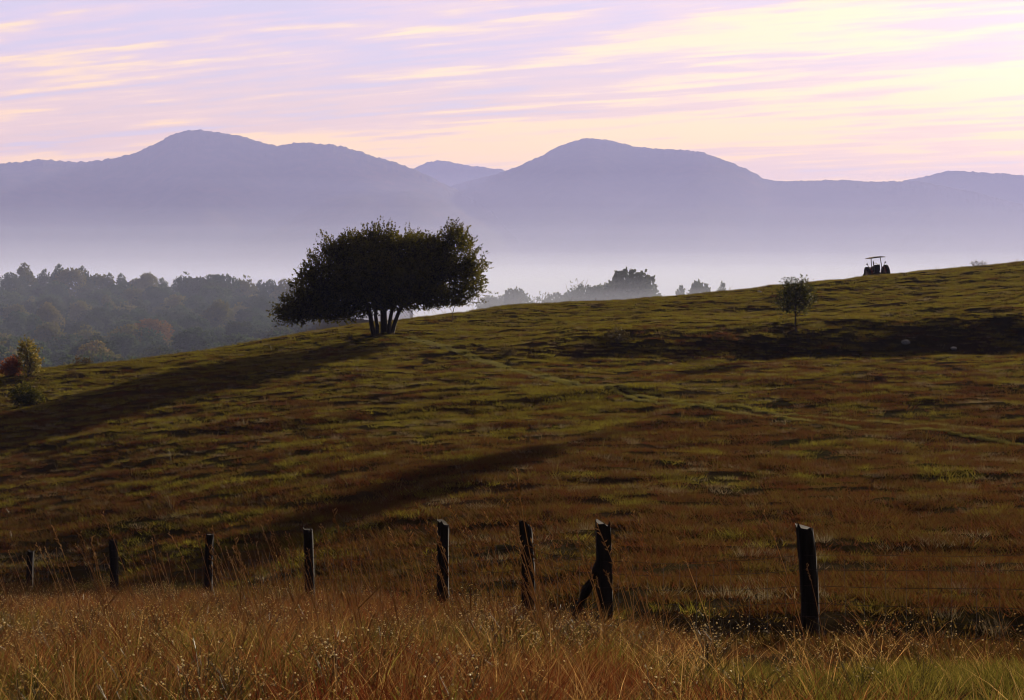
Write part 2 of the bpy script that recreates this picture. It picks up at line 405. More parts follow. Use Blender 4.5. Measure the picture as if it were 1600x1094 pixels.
# the road verge the photographer stands on, behind the frame
me = bpy.data.meshes.new('verge'); me.from_pydata([(-60, -60, -1.7), (60, -60, -1.7), (60, 3.4, -1.83), (-60, 3.4, -1.83)], [], [(0, 1, 2, 3)])
tag(obj('ground', me, M_GROUND), 'flat roadside verge behind the camera', kind='structure')
me = bpy.data.meshes.new('valley')
ring = [(30000 * math.cos(t), 30000 * math.sin(t), -78) for t in np.linspace(0, 2 * math.pi, 49)[:-1]]
me.from_pydata(ring, [], [tuple(range(48))])
tag(obj('valley_land', me, M_MOUNT), 'flat valley floor lost in fog', kind='structure')

# ------------------------------------------------------------------ mountains
def mountain(name, label, prof, D, foot_near, foot_far, seed, tree=5.0):
    px = np.array([p for p, _ in prof], float); rw = np.array([r for _, r in prof], float)
    xs = np.arange(px[0], px[-1], 1.3)
    ridge = (HR - pchip(px, rw, xs)) / F * D
    X = (xs - 800) / F * D
    base = -72.0
    ts = np.concatenate([np.linspace(0, 1, 70), 1 + np.linspace(0, 1, 26)[1:]])
    V = np.zeros((len(ts), len(xs), 3))
    for i, t in enumerate(ts):
        if t <= 1:
            y = D - foot_near * (1 - t); f = t ** 1.25
            f = f * (1 - 0.0) ; spur = 0.65 * (1 - t) * t * 4 * (fbm(X / 900 + 0.0004 * (D - y), np.full_like(X, y / 2600), seed, 4) - 0.47)
        else:
            y = D + foot_far * (t - 1); f = (2 - t) ** 1.3; spur = 0
        h = (ridge - base) * (f + spur)
        h = h + (tree * 3.4 if t > .93 else 0) * (fbm(X / 22.0, np.full_like(X, y / 22.0), seed + 5, 3) - 0.44) + tree * 0.8 * (fbm(X / 90.0, np.full_like(X, y / 60.0), seed + 9, 2) - 0.4)
        V[i, :, 0] = X * (y / D); V[i, :, 1] = y; V[i, :, 2] = base + h
    n1, n2 = V.shape[:2]; id2 = np.arange(n1 * n2).reshape(n1, n2)
    q = np.stack([id2[:-1, :-1], id2[:-1, 1:], id2[1:, 1:], id2[1:, :-1]], -1).reshape(-1, 4)
    tag(obj(name, mesh_np(name, V.reshape(-1, 3), [q]), M_MOUNT), label, kind='structure')
mountain('mountain', 'wooded mountain with a steep rounded summit above the foggy valley',
    [(-500, 300), (-250, 268), (-80, 262), (27, 253), (65, 249), (100, 252), (130, 253), (180, 246), (220, 235), (250, 220), (280, 207), (305, 203), (340, 206), (380, 214), (437, 227), (470, 223), (510, 225), (560, 236), (600, 249), (645, 264), (700, 290), (760, 325), (830, 370), (900, 425), (1000, 450)], 8800, 2600, 2500, 51)
mountain('mountain', 'broad wooded mountain beyond the lone tree, a long shoulder descending its far flank',
    [(440, 450), (560, 380), (640, 325), (700, 293), (745, 279), (795, 265), (840, 246), (880, 226), (920, 216), (950, 219), (1000, 230), (1045, 233), (1085, 236), (1130, 249), (1170, 266), (1205, 282), (1240, 283), (1300, 281), (1360, 284), (1420, 283), (1480, 292), (1600, 320), (1800, 380), (2000, 430)], 9600, 2800, 2500, 73)
mountain('mountain', 'low distant ridge showing in the gap between the two mountains',
    [(400, 330), (560, 295), (640, 266), (668, 254), (690, 250), (715, 256), (760, 262), (800, 268), (860, 285), (960, 330), (1100, 380)], 11000, 1500, 1500, 91)
mountain('mountain', 'gentle far ridge rising behind the tractor',
    [(1050, 400), (1200, 330), (1330, 300), (1400, 285), (1440, 277), (1490, 267), (1530, 269), (1580, 272), (1750, 290), (2000, 262), (2300, 300)], 10600, 2200, 2000, 17)

# ------------------------------------------------------------------ haze and valley fog
def air(name, label, x0, x1, y0, y1, z0, z1, mat):
    me = join_parts(name, [box(((x0 + x1) / 2, (y0 + y1) / 2, (z0 + z1) / 2), (x1 - x0, y1 - y0, z1 - z0))])
    o = tag(obj(name, me, mat), label, kind='stuff'); return o
air('haze', 'thin lavender morning haze filling the air', -9000, 9000, -300, 14000, -80, 900, haze_material('haze', 0.88e-4, (0.45, 0.50, 1.0), 0.0))
for i, (y0, top, dens) in enumerate(((1600, 14, 1.5e-4), (1900, 27, 1.2e-4), (2300, 46, 1.0e-4), (2800, 76, 0.8e-4), (3600, 135, 0.6e-4), (4500, 235, 0.55e-4))):
    air('fog', ('lowest', 'second', 'third', 'fourth', 'fifth', 'highest')[i] + ' thin layer of the mist filling the valley', -7900 + 60 * i, 7900 - 60 * i, y0, 13400 - 60 * i, -79.2 - .1 * i, top, haze_material('fog_layer', dens, (0.66, 0.73, 1.0), 0.0))
me = join_parts('fog', [([(x_, y_, z_) for top in (0, 1) for x_, y_, z_ in ((2600, 2800, (-78.5, 20)[top]), (7000, 2800, (-78.5, 20)[top]), (7000, 9300, (-78.5, 600)[top]), (-2600, 9300, (-78.5, 600)[top]))], [(3, 2, 1, 0), (4, 5, 6, 7), (0, 1, 5, 4), (1, 2, 6, 5), (2, 3, 7, 6), (3, 0, 4, 7)])])
tag(obj('fog', me, haze_material('fog_slope', 0.45e-4, (0.66, 0.70, 1.0), 0.0)), 'pale fog bank climbing the foot of the mountain behind the tractor', kind='stuff')
def wedge(name, label, u0, u1, y0, y1, z0, z1, mat):
    V = [(u * y, y, z) for za, zb in ((z0, z0), z1) for u, y, z in ((u0, y0, za), (u1, y0, za), (u1, y1, zb), (u0, y1, zb))]
    me = join_parts(name, [(V, [(3, 2, 1, 0), (4, 5, 6, 7), (0, 1, 5, 4), (1, 2, 6, 5), (2, 3, 7, 6), (3, 0, 4, 7)])])
    return tag(obj(name, me, mat), label, kind='stuff')
for i, (zf, dens) in enumerate(((64, 0.4e-4), (48, 0.5e-4), (35, 0.6e-4), (24, 3.2e-4), (14, 6.0e-4), (5, 8.0e-4))):
    wedge('fog', ('topmost', 'second', 'third', 'fourth', 'fifth', 'lowest')[i] + ' sheet of ground mist pooled behind the pasture crest', -.62 + .004 * i if i < 3 else -.05 - .002 * i, .62 - .004 * i, 190 + 3 * i, 1450 - 20 * i, -60 - i, (-4 + (zf + 4) / 1450 * 190, zf), haze_material('fog_near', dens, (0.66, 0.74, 1.0), 0.0))
wedge('fog', 'faint mist hanging in the wooded hollow', -.60, -.063, 214, 1330, -67, (-2.0, 14), haze_material('fog_wood', 0.3e-4, (0.40, 0.60, 1.0), 0.0))

# ------------------------------------------------------------------ foliage
def leaf_quads(c, size, rng, aspect=0.55):
    """one small pointed leaf per centre, random orientation"""
    n = len(c)
    a = rng.normal(size=(n, 3)); a /= np.linalg.norm(a, axis=1)[:, None]
    r = rng.normal(size=(n, 3)); w = np.cross(a, r); w /= np.linalg.norm(w, axis=1)[:, None]
    L = (size * (0.65 + 0.7 * rng.random(n)))[:, None]; W = L * aspect
    v = np.stack([c - a * L * .5, c + w * W * .5, c + a * L * .5, c - w * W * .5], 1).reshape(-1, 3)
    return v, np.arange(4 * n).reshape(n, 4)

def crown_points(lobes, n_spray, per, twig, rng, up=0.5, inner=0.55, flat=None):
    """lobes: (cx,cy,cz,rx,ry,rz). leafy twigs that start inside the lobes and point outwards and up"""
    lobes = np.array(lobes, float); vol = (lobes[:, 3] * lobes[:, 4] * lobes[:, 5]) ** 0.75
    k = rng.choice(len(lobes), n_spray, p=vol / vol.sum()); Lb = lobes[k]
    d = rng.normal(size=(n_spray, 3)); d /= np.linalg.norm(d, axis=1)[:, None]
    rad = inner + (1 - inner) * rng.random(n_spray) ** 0.6
    base = Lb[:, :3] + d * Lb[:, 3:] * rad[:, None]
    dirn = d + np.array([0, 0, up]) + rng.normal(size=(n_spray, 3)) * 0.35; dirn /= np.linalg.norm(dirn, axis=1)[:, None]
    ln = twig * (0.4 + 0.9 * rng.random(n_spray))
    t = rng.random((n_spray, per))
    p = base[:, None] + dirn[:, None] * (t * ln[:, None])[..., None] + rng.normal(size=(n_spray, per, 3)) * (twig * 0.14 * (1.15 - t))[..., None]
    return p.reshape(-1, 3)

def branch_to(p0, p1, r0, r1, rng, n=5, wob=0.12):
    p0 = Vector(p0); p1 = Vector(p1); L = (p1 - p0).length; pts = []; rad = []
    for i in range(n + 1):
        t = i / n
        q = p0.lerp(p1, t) + Vector((0, 0, 0.10 * L * math.sin(math.pi * t)))
        if 0 < i < n: q += Vector(rng.normal(size=3) * wob * L * 0.25)
        pts.append(q); rad.append(r0 * (1 - t) + r1 * t)
    return pts, rad

# --- the big lone tree: several stems fanning out from one foot
def lone_tree():
    x, y = ground_at(600, 521, 100, 119); rng = np.random.default_rng(4)
    z = h1(x, y); s = y / F
    def loc(px, row, dy): return ((px - 600) * s, dy, (521 - row) * s)
    root = empty('spreading_tree', (x, y, z))
    tag(root, 'dark broad multi-stemmed tree standing alone on the pasture crest', 'tree')
    L = []
    def lobe(px, row, rx, rz, dy=0.0, ry=None):
        c = loc(px, row, dy); L.append((*c, rx * s, (ry or rx) * s, rz * s))
    lobe(575, 415, 62, 50); lobe(640, 415, 66, 46, -0.4); lobe(592, 386, 40, 26, 0.2); lobe(548, 397, 34, 27, 0.4)
    lobe(520, 425, 44, 44, -0.3); lobe(490, 452, 34, 36, 0.2); lobe(470, 480, 34, 21, -0.2); lobe(446, 491, 17, 11, 0.0); lobe(520, 470, 46, 28, 0.6)
    lobe(575, 458, 60, 30, -0.6); lobe(640, 455, 58, 32, 0.5); lobe(690, 440, 44, 38, -0.2); lobe(728, 440, 28, 30, 0.2); lobe(712, 398, 28, 38, 0.1)
    lobe(500, 486, 44, 15, 0.2); lobe(466, 494, 26, 10, -0.3); lobe(540, 488, 34, 12, -0.5); lobe(714, 372, 15, 19, 0.0); lobe(682, 412, 30, 32, 0.2); lobe(676, 392, 22, 20, -0.2); lobe(650, 392, 34, 22, 0.3); lobe(690, 472, 40, 12, 0.1); lobe(737, 420, 20, 15); lobe(600, 440, 80, 40, 2.0, 45); lobe(600, 440, 80, 40, -2.0, 45)
    pts = crown_points(L, 8500, 15, 0.55, rng, up=0.75, inner=0.35)
    pts = np.concatenate([pts, crown_points(L, 4000, 12, 0.5, rng, up=0.3, inner=0.0)])
    tips = [(508, 368), (520, 380), (545, 363), (557, 357), (578, 351), (592, 349), (604, 352), (620, 364), (643, 361), (657, 366), (676, 372), (692, 362), (705, 353), (712, 350), (722, 358), (735, 366), (746, 386), (757, 410), (763, 417), (756, 440), (758, 455), (750, 470), (468, 420), (476, 432), (487, 408), (496, 398), (428, 492), (438, 485), (452, 470), (460, 455), (735, 478), (440, 500)]
    sh = []
    for a_, r_ in tips:
        e = np.array(loc(a_, r_, rng.normal() * .8)); c0 = np.array([(600 - 600) * s, 0, (521 - 440) * s]); dv = e - c0; dv /= np.linalg.norm(dv); dv = dv * .7 + np.array([0, 0, .7 if r_ < 400 else .15]); dv /= np.linalg.norm(dv)
        for q_ in range(9):
            d2 = dv + rng.normal(size=3) * .28; d2 /= np.linalg.norm(d2); ln = .8 + .8 * rng.random(); tt = rng.random(26) ** .8
            st_ = e - dv * 1.15 + rng.normal(size=3) * .18
            sh.append(st_ + d2 * (tt * ln)[:, None] + rng.normal(size=(26, 3)) * (.09 * (1.2 - tt))[:, None])
    pts = np.concatenate([pts] + sh)
    # drooping twigs under the skirt
    pts = pts[pts[:, 2] > np.where(pts[:, 0] < -1.2, 0.42 + 0.10 * (pts[:, 0] + 1.2), 1.30 + 0.12 * pts[:, 0]) - 0.25 * rng.random(len(pts))]
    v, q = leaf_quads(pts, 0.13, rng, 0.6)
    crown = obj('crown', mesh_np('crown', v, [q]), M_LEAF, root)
    parts = []; limbs = []
    for k, (bx, tx, row, r) in enumerate([(-0.62, -0.85, 455, .14), (-0.42, -0.40, 450, .12), (0.02, 0.02, 450, .17), (0.30, 0.50, 452, .12), (0.48, 1.05, 455, .13), (-0.1, -0.1, 440, .13)]):
        top = (tx * 1.5, rng.normal() * 0.5, (521 - row) * s)
        p, rr = branch_to((bx, (k % 3 - 1) * 0.16, -0.15), top, r * 1.15, r * 0.6, rng, 6, 0.04)
        parts.append(tube(p, rr, 8))
        for m in range(6):
            lb = L[rng.integers(len(L))]
            e = Vector(lb[:3]) + Vector(rng.normal(size=3) * 0.5); st = p[rng.integers(3, 7)]
            if e.z < st.z - 0.5: e.z = st.z + 0.3
            p2, r2 = branch_to(st, e, r * 0.5, 0.025, rng, 5, 0.2); limbs.append(tube(p2, r2, 5))
    for m in range(130):           # bare low twigs hanging below the skirt
        u = rng.random(); px = 470 + 270 * u
        a = Vector(loc(px, 470 + 14 * rng.random() - 18 * u + 12 * (1 - u), rng.normal() * 1.0)); e = a + Vector(((-1 if u < .5 else 1) * (0.35 + .6 * rng.random()), rng.normal() * .3, -0.35 - 0.5 * rng.random()))
        p2, r2 = branch_to(a, e, 0.018, 0.006, rng, 3, 0.15); limbs.append(tube(p2, r2, 3))
    obj('trunk', smooth(join_parts('trunk', parts)), M_BARK, root)
    obj('branches', join_parts('branches', limbs), M_BARK, root)
lone_tree()

# --- young tree on the bank
def sapling():
    x, y = ground_at(1245, 519, 90, 104); z = h1(x, y); s = y / F; rng = np.random.default_rng(9)
    root = empty('young_tree', (x, y, z)); tag(root, 'small slender young tree at the lip of the shaded bank', 'tree')
    def loc(px, row, dy=0): return ((px - 1245) * s, dy, (519 - row) * s)
    L = []
    for px, row, rx, rz in [(1242, 452, 16, 14), (1238, 466, 24, 16), (1254, 466, 20, 18), (1224, 476, 13, 9), (1243, 484, 20, 6), (1252, 446, 9, 8), (1264, 470, 9, 8), (1234, 448, 8, 7)]:
        L.append((*loc(px, row), rx * s, rx * s, rz * s))
    pts = crown_points(L, 480, 8, 0.55, rng, up=0.6, inner=0.15)
    v, q = leaf_quads(pts, 0.13, rng, 0.55); obj('crown', mesh_np('crown', v, [q]), M_SAP, root)
    p, r = branch_to((0, 0, -0.1), loc(1243, 455), 0.055, 0.02, rng, 6, 0.08); parts = [tube(p, r, 6)]; br = []
    for m in range(22):
        lb = L[rng.integers(len(L))]; e = Vector(lb[:3]) + Vector(rng.normal(size=3) * 0.3); st = p[rng.integers(2, 6)]
        p2, r2 = branch_to(st, e, 0.02, 0.006, rng, 4, 0.2); br.append(tube(p2, r2, 4))
    obj('trunk', join_parts('trunk', parts), M_BARK, root); obj('branches', join_parts('branches', br), M_BARK, root)
sapling()

# --- woodland tree prototypes (about 1 m tall units scaled per tree)
def far_proto(seed, kind):
    rng = np.random.default_rng(seed); L = []
    if kind == 'round':
        L.append((0, 0, .58, .30, .30, .36))
        for i in range(9):
            a = rng.random() * 6.28; zz = .32 + .5 * rng.random(); rr = .22 * math.sqrt(max(.05, 1 - ((zz - .55) / .45) ** 2)); sz = .10 + .09 * rng.random()
            L.append((rr * math.cos(a), rr * math.sin(a), zz, sz, sz, sz * 1.0))
        L.append((rng.normal() * .05, 0, .88, .13, .13, .11))
    elif kind == 'broad':
        for i in range(11):
            a = rng.random() * 6.28; rr = .34 * rng.random() ** .5; sz = .13 + .10 * rng.random(); zz = .38 + .42 * rng.random() * (1 - rr)
            L.append((rr * math.cos(a), rr * math.sin(a), zz, sz * 1.2, sz * 1.2, sz))
        L.append((0, 0, .55, .34, .34, .30)); L.append((0.05, 0, .84, .15, .15, .12))
    elif kind == 'tall':
        for i in range(8):
            zz = .22 + .70 * i / 8; sz = .21 * (1 - .62 * (i / 8) ** 1.6); a = rng.random() * 6.28
            L.append((.07 * math.cos(a), .07 * math.sin(a), zz, sz, sz, .13))
    if kind == 'bare':
        L = [(-.1, 0, .75, .18, .18, .10), (.14, 0, .85, .15, .15, .08), (.02, 0, .6, .12, .12, .1)]
        pts = crown_points(L, 90, 4, .08, rng, .4, .3)
    else:
        pts = crown_points(L, 1300, 6, .045, rng, .25, .6)
    v, q = leaf_quads(pts, .042 if kind != 'bare' else .028, rng, .75)
    cm = mesh_np('crown', v, [q])
    parts = []; p, r = branch_to((0, 0, -.06), (rng.normal() * .03, 0, .55), .026, .012, rng, 5, .08); parts.append(tube(p, r, 6))
    for m in range(9 if kind != 'bare' else 16):
        lb = L[rng.integers(len(L))]; p2, r2 = branch_to(p[rng.integers(2, 5)], Vector(lb[:3]) + Vector(rng.normal(size=3) * (.04 if kind != 'bare' else .10)), .010, .003, rng, 3, .2); parts.append(tube(p2, r2, 4))
    tm = join_parts('trunk', parts); tm.materials.append(M_BARK)
    return cm, tm
PROTO = {k: [far_proto(100 + 13 * i + 7 * j, k) for i in range(3)] for j, k in enumerate(('round', 'broad', 'tall', 'bare'))}
_crown_cache = {}
def far_tree(x, y, z, h, wscale, kind, mi, label, group=None, rng=random, mat=None, name='woodland_tree'):
    pi = rng.randrange(3); cm, tm = PROTO[kind][pi]
    mat = mat or M_FAR[mi]; key = (kind, pi, mat.name)
    if key not in _crown_cache:
        c2 = cm.copy(); c2.materials.append(mat); _crown_cache[key] = c2
    root = empty(name, (x, y, z), rng.random() * 6.28); root.scale = (h * wscale, h * wscale, h)
    tag(root, label, 'tree', group)
    obj('crown', _crown_cache[key], None, root); obj('trunk', tm, None, root)
    return root
def at(px, y): return (px - 800) / F * y

# skyline of the wood on the far slope
rr = random.Random(3)
SKY = [(20, 424), (42, 410), (66, 420), (88, 412), (112, 419), (133, 416), (152, 428), (172, 426), (193, 427), (213, 435), (231, 426), (256, 434), (288, 423), (312, 432), (332, 427), (352, 428), (380, 428), (404, 437), (424, 435), (446, 434), (468, 442), (490, 446)]
ORD = 'first second third fourth fifth sixth seventh eighth ninth tenth eleventh twelfth thirteenth fourteenth fifteenth sixteenth seventeenth eighteenth nineteenth twentieth twenty-first twenty-second'.split()
for i, (px, row) in enumerate(SKY):
    y = 880 + rr.uniform(-25, 30); x = at(px, y); g = h1(x, y); top = Z(row, y)
    lab = 'hazy tree on the skyline of the wooded slope, %s counting from the red bush side' % ORD[i]
    far_tree(x, y, g, max(9.0, top - g), rr.uniform(.80, 1.05), rr.choice(['round', 'round', 'broad', 'tall']), rr.choice([0, 0, 1, 2]), lab, 'trees on the skyline of the wooded slope', rr)
# the wood below the skyline
placed = []
tries = 0
while len(placed) < 250 and tries < 20000:
    tries += 1
    y = math.sqrt(rr.uniform(330 ** 2, 860 ** 2)); px = rr.uniform(-8, 640); x = at(px, y)
    if px > 430 + 0.12 * (y - 330): continue
    if any((x - a) ** 2 + (y - c) ** 2 < 11.5 ** 2 for a, c in placed): continue
    placed.append((x, y)); g = h1(x, y)
    h = rr.uniform(11, 17)
    kd = rr.choice(['round', 'broad', 'broad', 'tall']); mi = rr.choice([0, 0, 1, 2, 2])
    where = 'low in the wood near the field edge' if y < 480 else 'halfway up the wooded slope' if y < 660 else 'high in the wood just below the skyline'
    side = 'towards the lone tree' if px > 270 else 'towards the red bush' if px < 135 else 'in the middle'
    far_tree(x, y, g, h, rr.uniform(.95, 1.3), kd, mi, 'hazy %s %s tree %s, %s' % (('green', 'olive', 'dark')[mi], {'round': 'rounded', 'broad': 'broad', 'tall': 'narrow'}[kd], where, side), 'trees crowded in the wooded slope', rr)
def wood_at(px, row, y, h, w, mat, label, kind='broad'):
    x = at(px, y); g = h1(x, y); top = Z(row, y)
    far_tree(x, y, top - h, h, w, kind, 0, label, None, rr, mat)
wood_at(240, 496, 560, 13, 1.35, M_ORANGE, 'orange autumn tree glowing in the middle of the hazy wood')
wood_at(198, 505, 520, 12, 1.1, M_FAR[1], 'pale olive rounded tree below the orange one in the wood')
wood_at(150, 530, 420, 10, 1.1, M_YELLOWGREEN, 'yellow-green tree low in the wood near the field edge')
wood_at(75, 470, 620, 13, .8, M_YELLOWGREEN, 'thin yellowish tree on the slope under the highest skyline trees')
wood_at(340, 466, 640, 14, 1.0, M_FAR[1], 'olive round-topped tree standing out below the skyline dip')

# trees beyond the crest, between the lone tree and the tractor
LB = ['small hazy tree beyond the crest just past the lone tree', 'low rounded hazy tree second past the lone tree', 'taller domed hazy tree third past the lone tree', 'sparse bare-twigged tree low on the crest line', 'wide low hazy tree beside the bare-twigged one', 'small hazy bush-like tree next to the two-tone clump',
      'rounded grey-green tree under the straggly bare top', 'straggly thin-leaved tree rising over the clump', 'narrow hazy tree just before the largest one', 'largest hazy tree beyond the crest with a broad billowing dome', 'lower shoulder tree leaning against the largest hazy tree', 'tiny hazy tree beyond the gap in the line', 'small dark hazy tree near where the line ends', 'last tiny hazy tree sinking behind the crest', 'small pointed hazy tree in front of the largest one', 'tiny hazy tree just before the last one']
for (px, row, h, w, kind, y), lab in zip([(764, 468, 12, .9, 'round', 440), (788, 464, 12, .9, 'broad', 450), (809, 456, 15, .85, 'round', 430), (840, 459, 12, 1.0, 'bare', 400), (869, 461, 13, 1.1, 'broad', 440), (890, 463, 12, .8, 'round', 450), (913, 451, 15, 1.0, 'round', 420), (908, 438, 17, .75, 'bare', 440), (937, 450, 15, .5, 'tall', 430), (980, 426, 20, .98, 'round', 420), (1004, 437, 18, .85, 'broad', 425), (1060, 450, 15, .6, 'tall', 430), (1089, 444, 15, .6, 'round', 430), (1126, 446, 15, .5, 'tall', 430), (956, 441, 16, .9, 'broad', 428), (1107, 447, 15, .55, 'tall', 425)], LB):
    x = at(px, y); top = Z(row - 6, y)
    far_tree(x, y, top - h, h, w, kind, rr.choice([0, 2]), lab, None, rr, None, 'hazy_tree')

# tall high-crowned tree standing just outside the frame: its shadow streaks the pasture
def shadow_tree():
    rng = np.random.default_rng(31); x, y = 40.8, 124.2; z = h1(x, y)
    root = empty('tall_tree', (x, y, z)); tag(root, 'tall high-crowned tree past the frame edge, its long shadow crossing the pasture', 'tree')
    L = [(-.1, .1, 18.5, 1.9, 1.9, 1.1), (.1, -.1, 20.2, 2.1, 2.1, 1.2), (0, 0, 22.0, 2.0, 2.0, 1.3), (0, .1, 23.8, 1.7, 1.7, 1.2)]
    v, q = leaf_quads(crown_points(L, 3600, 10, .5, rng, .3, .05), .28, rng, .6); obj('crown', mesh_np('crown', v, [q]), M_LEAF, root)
    p, r = branch_to((0, 0, -.2), (.1, 0, 21), .22, .06, rng, 8, .03); parts = [tube(p, r, 8)]
    for m in range(24):
        lb = L[rng.integers(len(L))]; p2, r2 = branch_to(p[rng.integers(5, 8)], Vector(lb[:3]) + Vector(rng.normal(size=3) * .5), .06, .02, rng, 4, .15); parts.append(tube(p2, r2, 5))
    obj('trunk', join_parts('trunk', parts), M_BARK, root)
shadow_tree()

# ------------------------------------------------------------------ bushes at the crest's low end
def bush(name, px, row_base, y0, y1, lobes, mat, label, n, leaf, seed, up=.4):
    x, y = ground_at(px, row_base, y0, y1); z = h1(x, y); s = y / F; rng = np.random.default_rng(seed)
    root = empty(name, (x, y, z)); tag(root, label, 'bush')
    L = [((a - px) * s, d, (row_base - r) * s, rx * s, rx * s, rz * s) for a, r, rx, rz, d in lobes]
    pts = crown_points(L, n, 7, .3, rng, up, .3); pts = pts[pts[:, 2] > .03]
    v, q = leaf_quads(pts, leaf, rng); obj('foliage', mesh_np('foliage', v, [q]), mat, root)
    st = []
    for m in range(12):
        lb = L[rng.integers(len(L))]; p, r = branch_to((rng.normal() * .1, rng.normal() * .1, -.1), Vector(lb[:3]) + Vector(rng.normal(size=3) * .15), .025, .006, rng, 4, .15); st.append(tube(p, r, 4))
    obj('stems', join_parts('stems', st), M_BARK, root)
bush('autumn_bush', 24, 588, 96, 110, [(20, 570, 9, 12, 0), (28, 576, 7, 9, -.3), (12, 578, 12, 10, .2)], M_RED, 'bright red-orange autumn bush at the low end of the crest', 420, .12, 21)
bush('autumn_bush', 46, 588, 100, 112, [(42, 558, 15, 22, .3), (52, 570, 11, 14, 0), (40, 540, 8, 10, 0)], M_YELLOWGREEN, 'yellow-green bush with thinning leaves beside the red one', 380, .13, 22)
bush('thorn_bush', 42, 634, 84, 97, [(36, 618, 18, 15, 0), (54, 624, 12, 9, .1)], M_LEAF, 'low dark bush below the red and yellow-green bushes', 420, .11, 23)
bush('thorn_bush', 966, 535, 90, 100, [(962, 522, 12, 10, 0), (974, 526, 8, 7, .1)], M_WEED, 'thin twiggy bush above the shaded bank near mid-slope', 120, .09, 24)
bush('weed_clump', 793, 556, 88, 98, [(790, 550, 8, 6, 0), (800, 552, 7, 4, .1)], M_WEED, 'dark weed clump where the bank shadow begins', 110, .09, 25)
bush('weed_clump', 128, 572, 100, 108, [(122, 566, 5, 5, 0), (135, 566, 5, 5, .1)], M_WEED, 'small dark weeds on the crest past the yellow-green bush', 80, .09, 26)
bush('weed_clump', 1525, 418, 130, 147, [(1524, 413, 5, 4, 0), (1535, 414, 4, 3, 0)], M_WEED, 'dry weeds on the highest part of the crest', 60, .08, 28)

# lone stick by the big tree
x, y = ground_at(707, 503, 105, 122); z = h1(x, y)
st = empty('dead_stick', (x, y, z)); tag(st, 'bare upright stick in the grass beside the spreading tree', 'stick')
rng = np.random.default_rng(3); p, r = branch_to((0, 0, -.1), (.04, 0, .95), .045, .02, rng, 5, .06); obj('stem', join_parts('stem', [tube(p, r, 6)]), M_BARK, st)
p, r = branch_to((.02, 0, .6), (-.22, 0, 1.0), .015, .006, rng, 3, .1); p2, r2 = branch_to((.03, 0, .75), (.20, .05, 1.12), .013, .005, rng, 3, .1)
obj('twigs', join_parts('twigs', [tube(p, r, 4), tube(p2, r2, 4)]), M_BARK, st)

# stones
def stone(px, row, y0, y1, w, label, seed):
    x, y = ground_at(px, row, y0, y1); rng = np.random.default_rng(seed)
    import bmesh
    bm = bmesh.new(); bmesh.ops.create_icosphere(bm, subdivisions=2, radius=1)
    for v in bm.verts:
        v.co *= 1 + .28 * math.sin(v.co.x * 3 + seed) * math.cos(v.co.y * 2.6 + seed * 2) + rng.normal() * .05
        v.co = Vector((v.co.x * w * .5, v.co.y * w * .45, v.co.z * w * .34))
    me = bpy.data.meshes.new('stone'); bm.to_mesh(me); bm.free()
    o = obj('stone', me, M_STONE, None, (x, y, h1(x, y) + w * .18)); tag(o, label, 'stone')
stone(1416, 537, 84, 100, .45, 'pale bluish stone in the shaded bank below the tractor', 1)
stone(1490, 546, 84, 100, .30, 'small grey stone farther along the shaded bank', 2)
stone(1187, 458, 110, 139, .34, 'small whitish stone on the crest near the young tree', 3)
stone(1048, 571, 70, 93, .22, 'tiny pale stone below the foot of the shaded bank', 4)

# ------------------------------------------------------------------ tractor on the crest
def lathe(profile, sides, axis='X'):
    V = []; Q = []
    for i, (a, r) in enumerate(profile):
        for k in range(sides):
            th = 2 * math.pi * k / sides; V.append((a, r * math.cos(th), r * math.sin(th)))
    for i in range(len(profile) - 1):
        for k in range(sides):
            k2 = (k + 1) % sides; Q.append((i * sides + k, i * sides + k2, (i + 1) * sides + k2, (i + 1) * sides + k))
    return V, Q
def wheel(root, name, cx, cy, rad, w):
    t = lathe([(-w * .42, rad * .62), (-w * .5, rad * .72), (-w * .5, rad * .9), (-w * .36, rad * .97), (w * .36, rad * .97), (w * .5, rad * .9), (w * .5, rad * .72), (w * .42, rad * .62)], 28)
    lugs = []
    for k in range(18):
        th = 2 * math.pi * k / 18
        for sgn in (-1, 1):
            rot = Matrix.Rotation(th + sgn * .08, 3, 'X') @ Matrix.Rotation(sgn * .55, 3, 'Z')
            c = Matrix.Rotation(th + sgn * .08, 3, 'X') @ Vector((sgn * w * .22, 0, rad * .985)); lugs.append(box(c, (w * .5, rad * .07, rad * .07), rot))
    wo = obj(name, smooth(join_parts('tyre', [t])), M_TYRE, root, (cx, cy, rad))
    obj('tread', join_parts('tread', lugs), M_TYRE, wo)
    obj('rim', join_parts('rim', [lathe([(-w * .2, .02), (-w * .2, rad * .4), (-w * .42, rad * .6), (-w * .40, rad * .63), (w * .40, rad * .63), (w * .42, rad * .6), (w * .2, rad * .4), (w * .2, .02)], 24)]), M_RIM, wo)
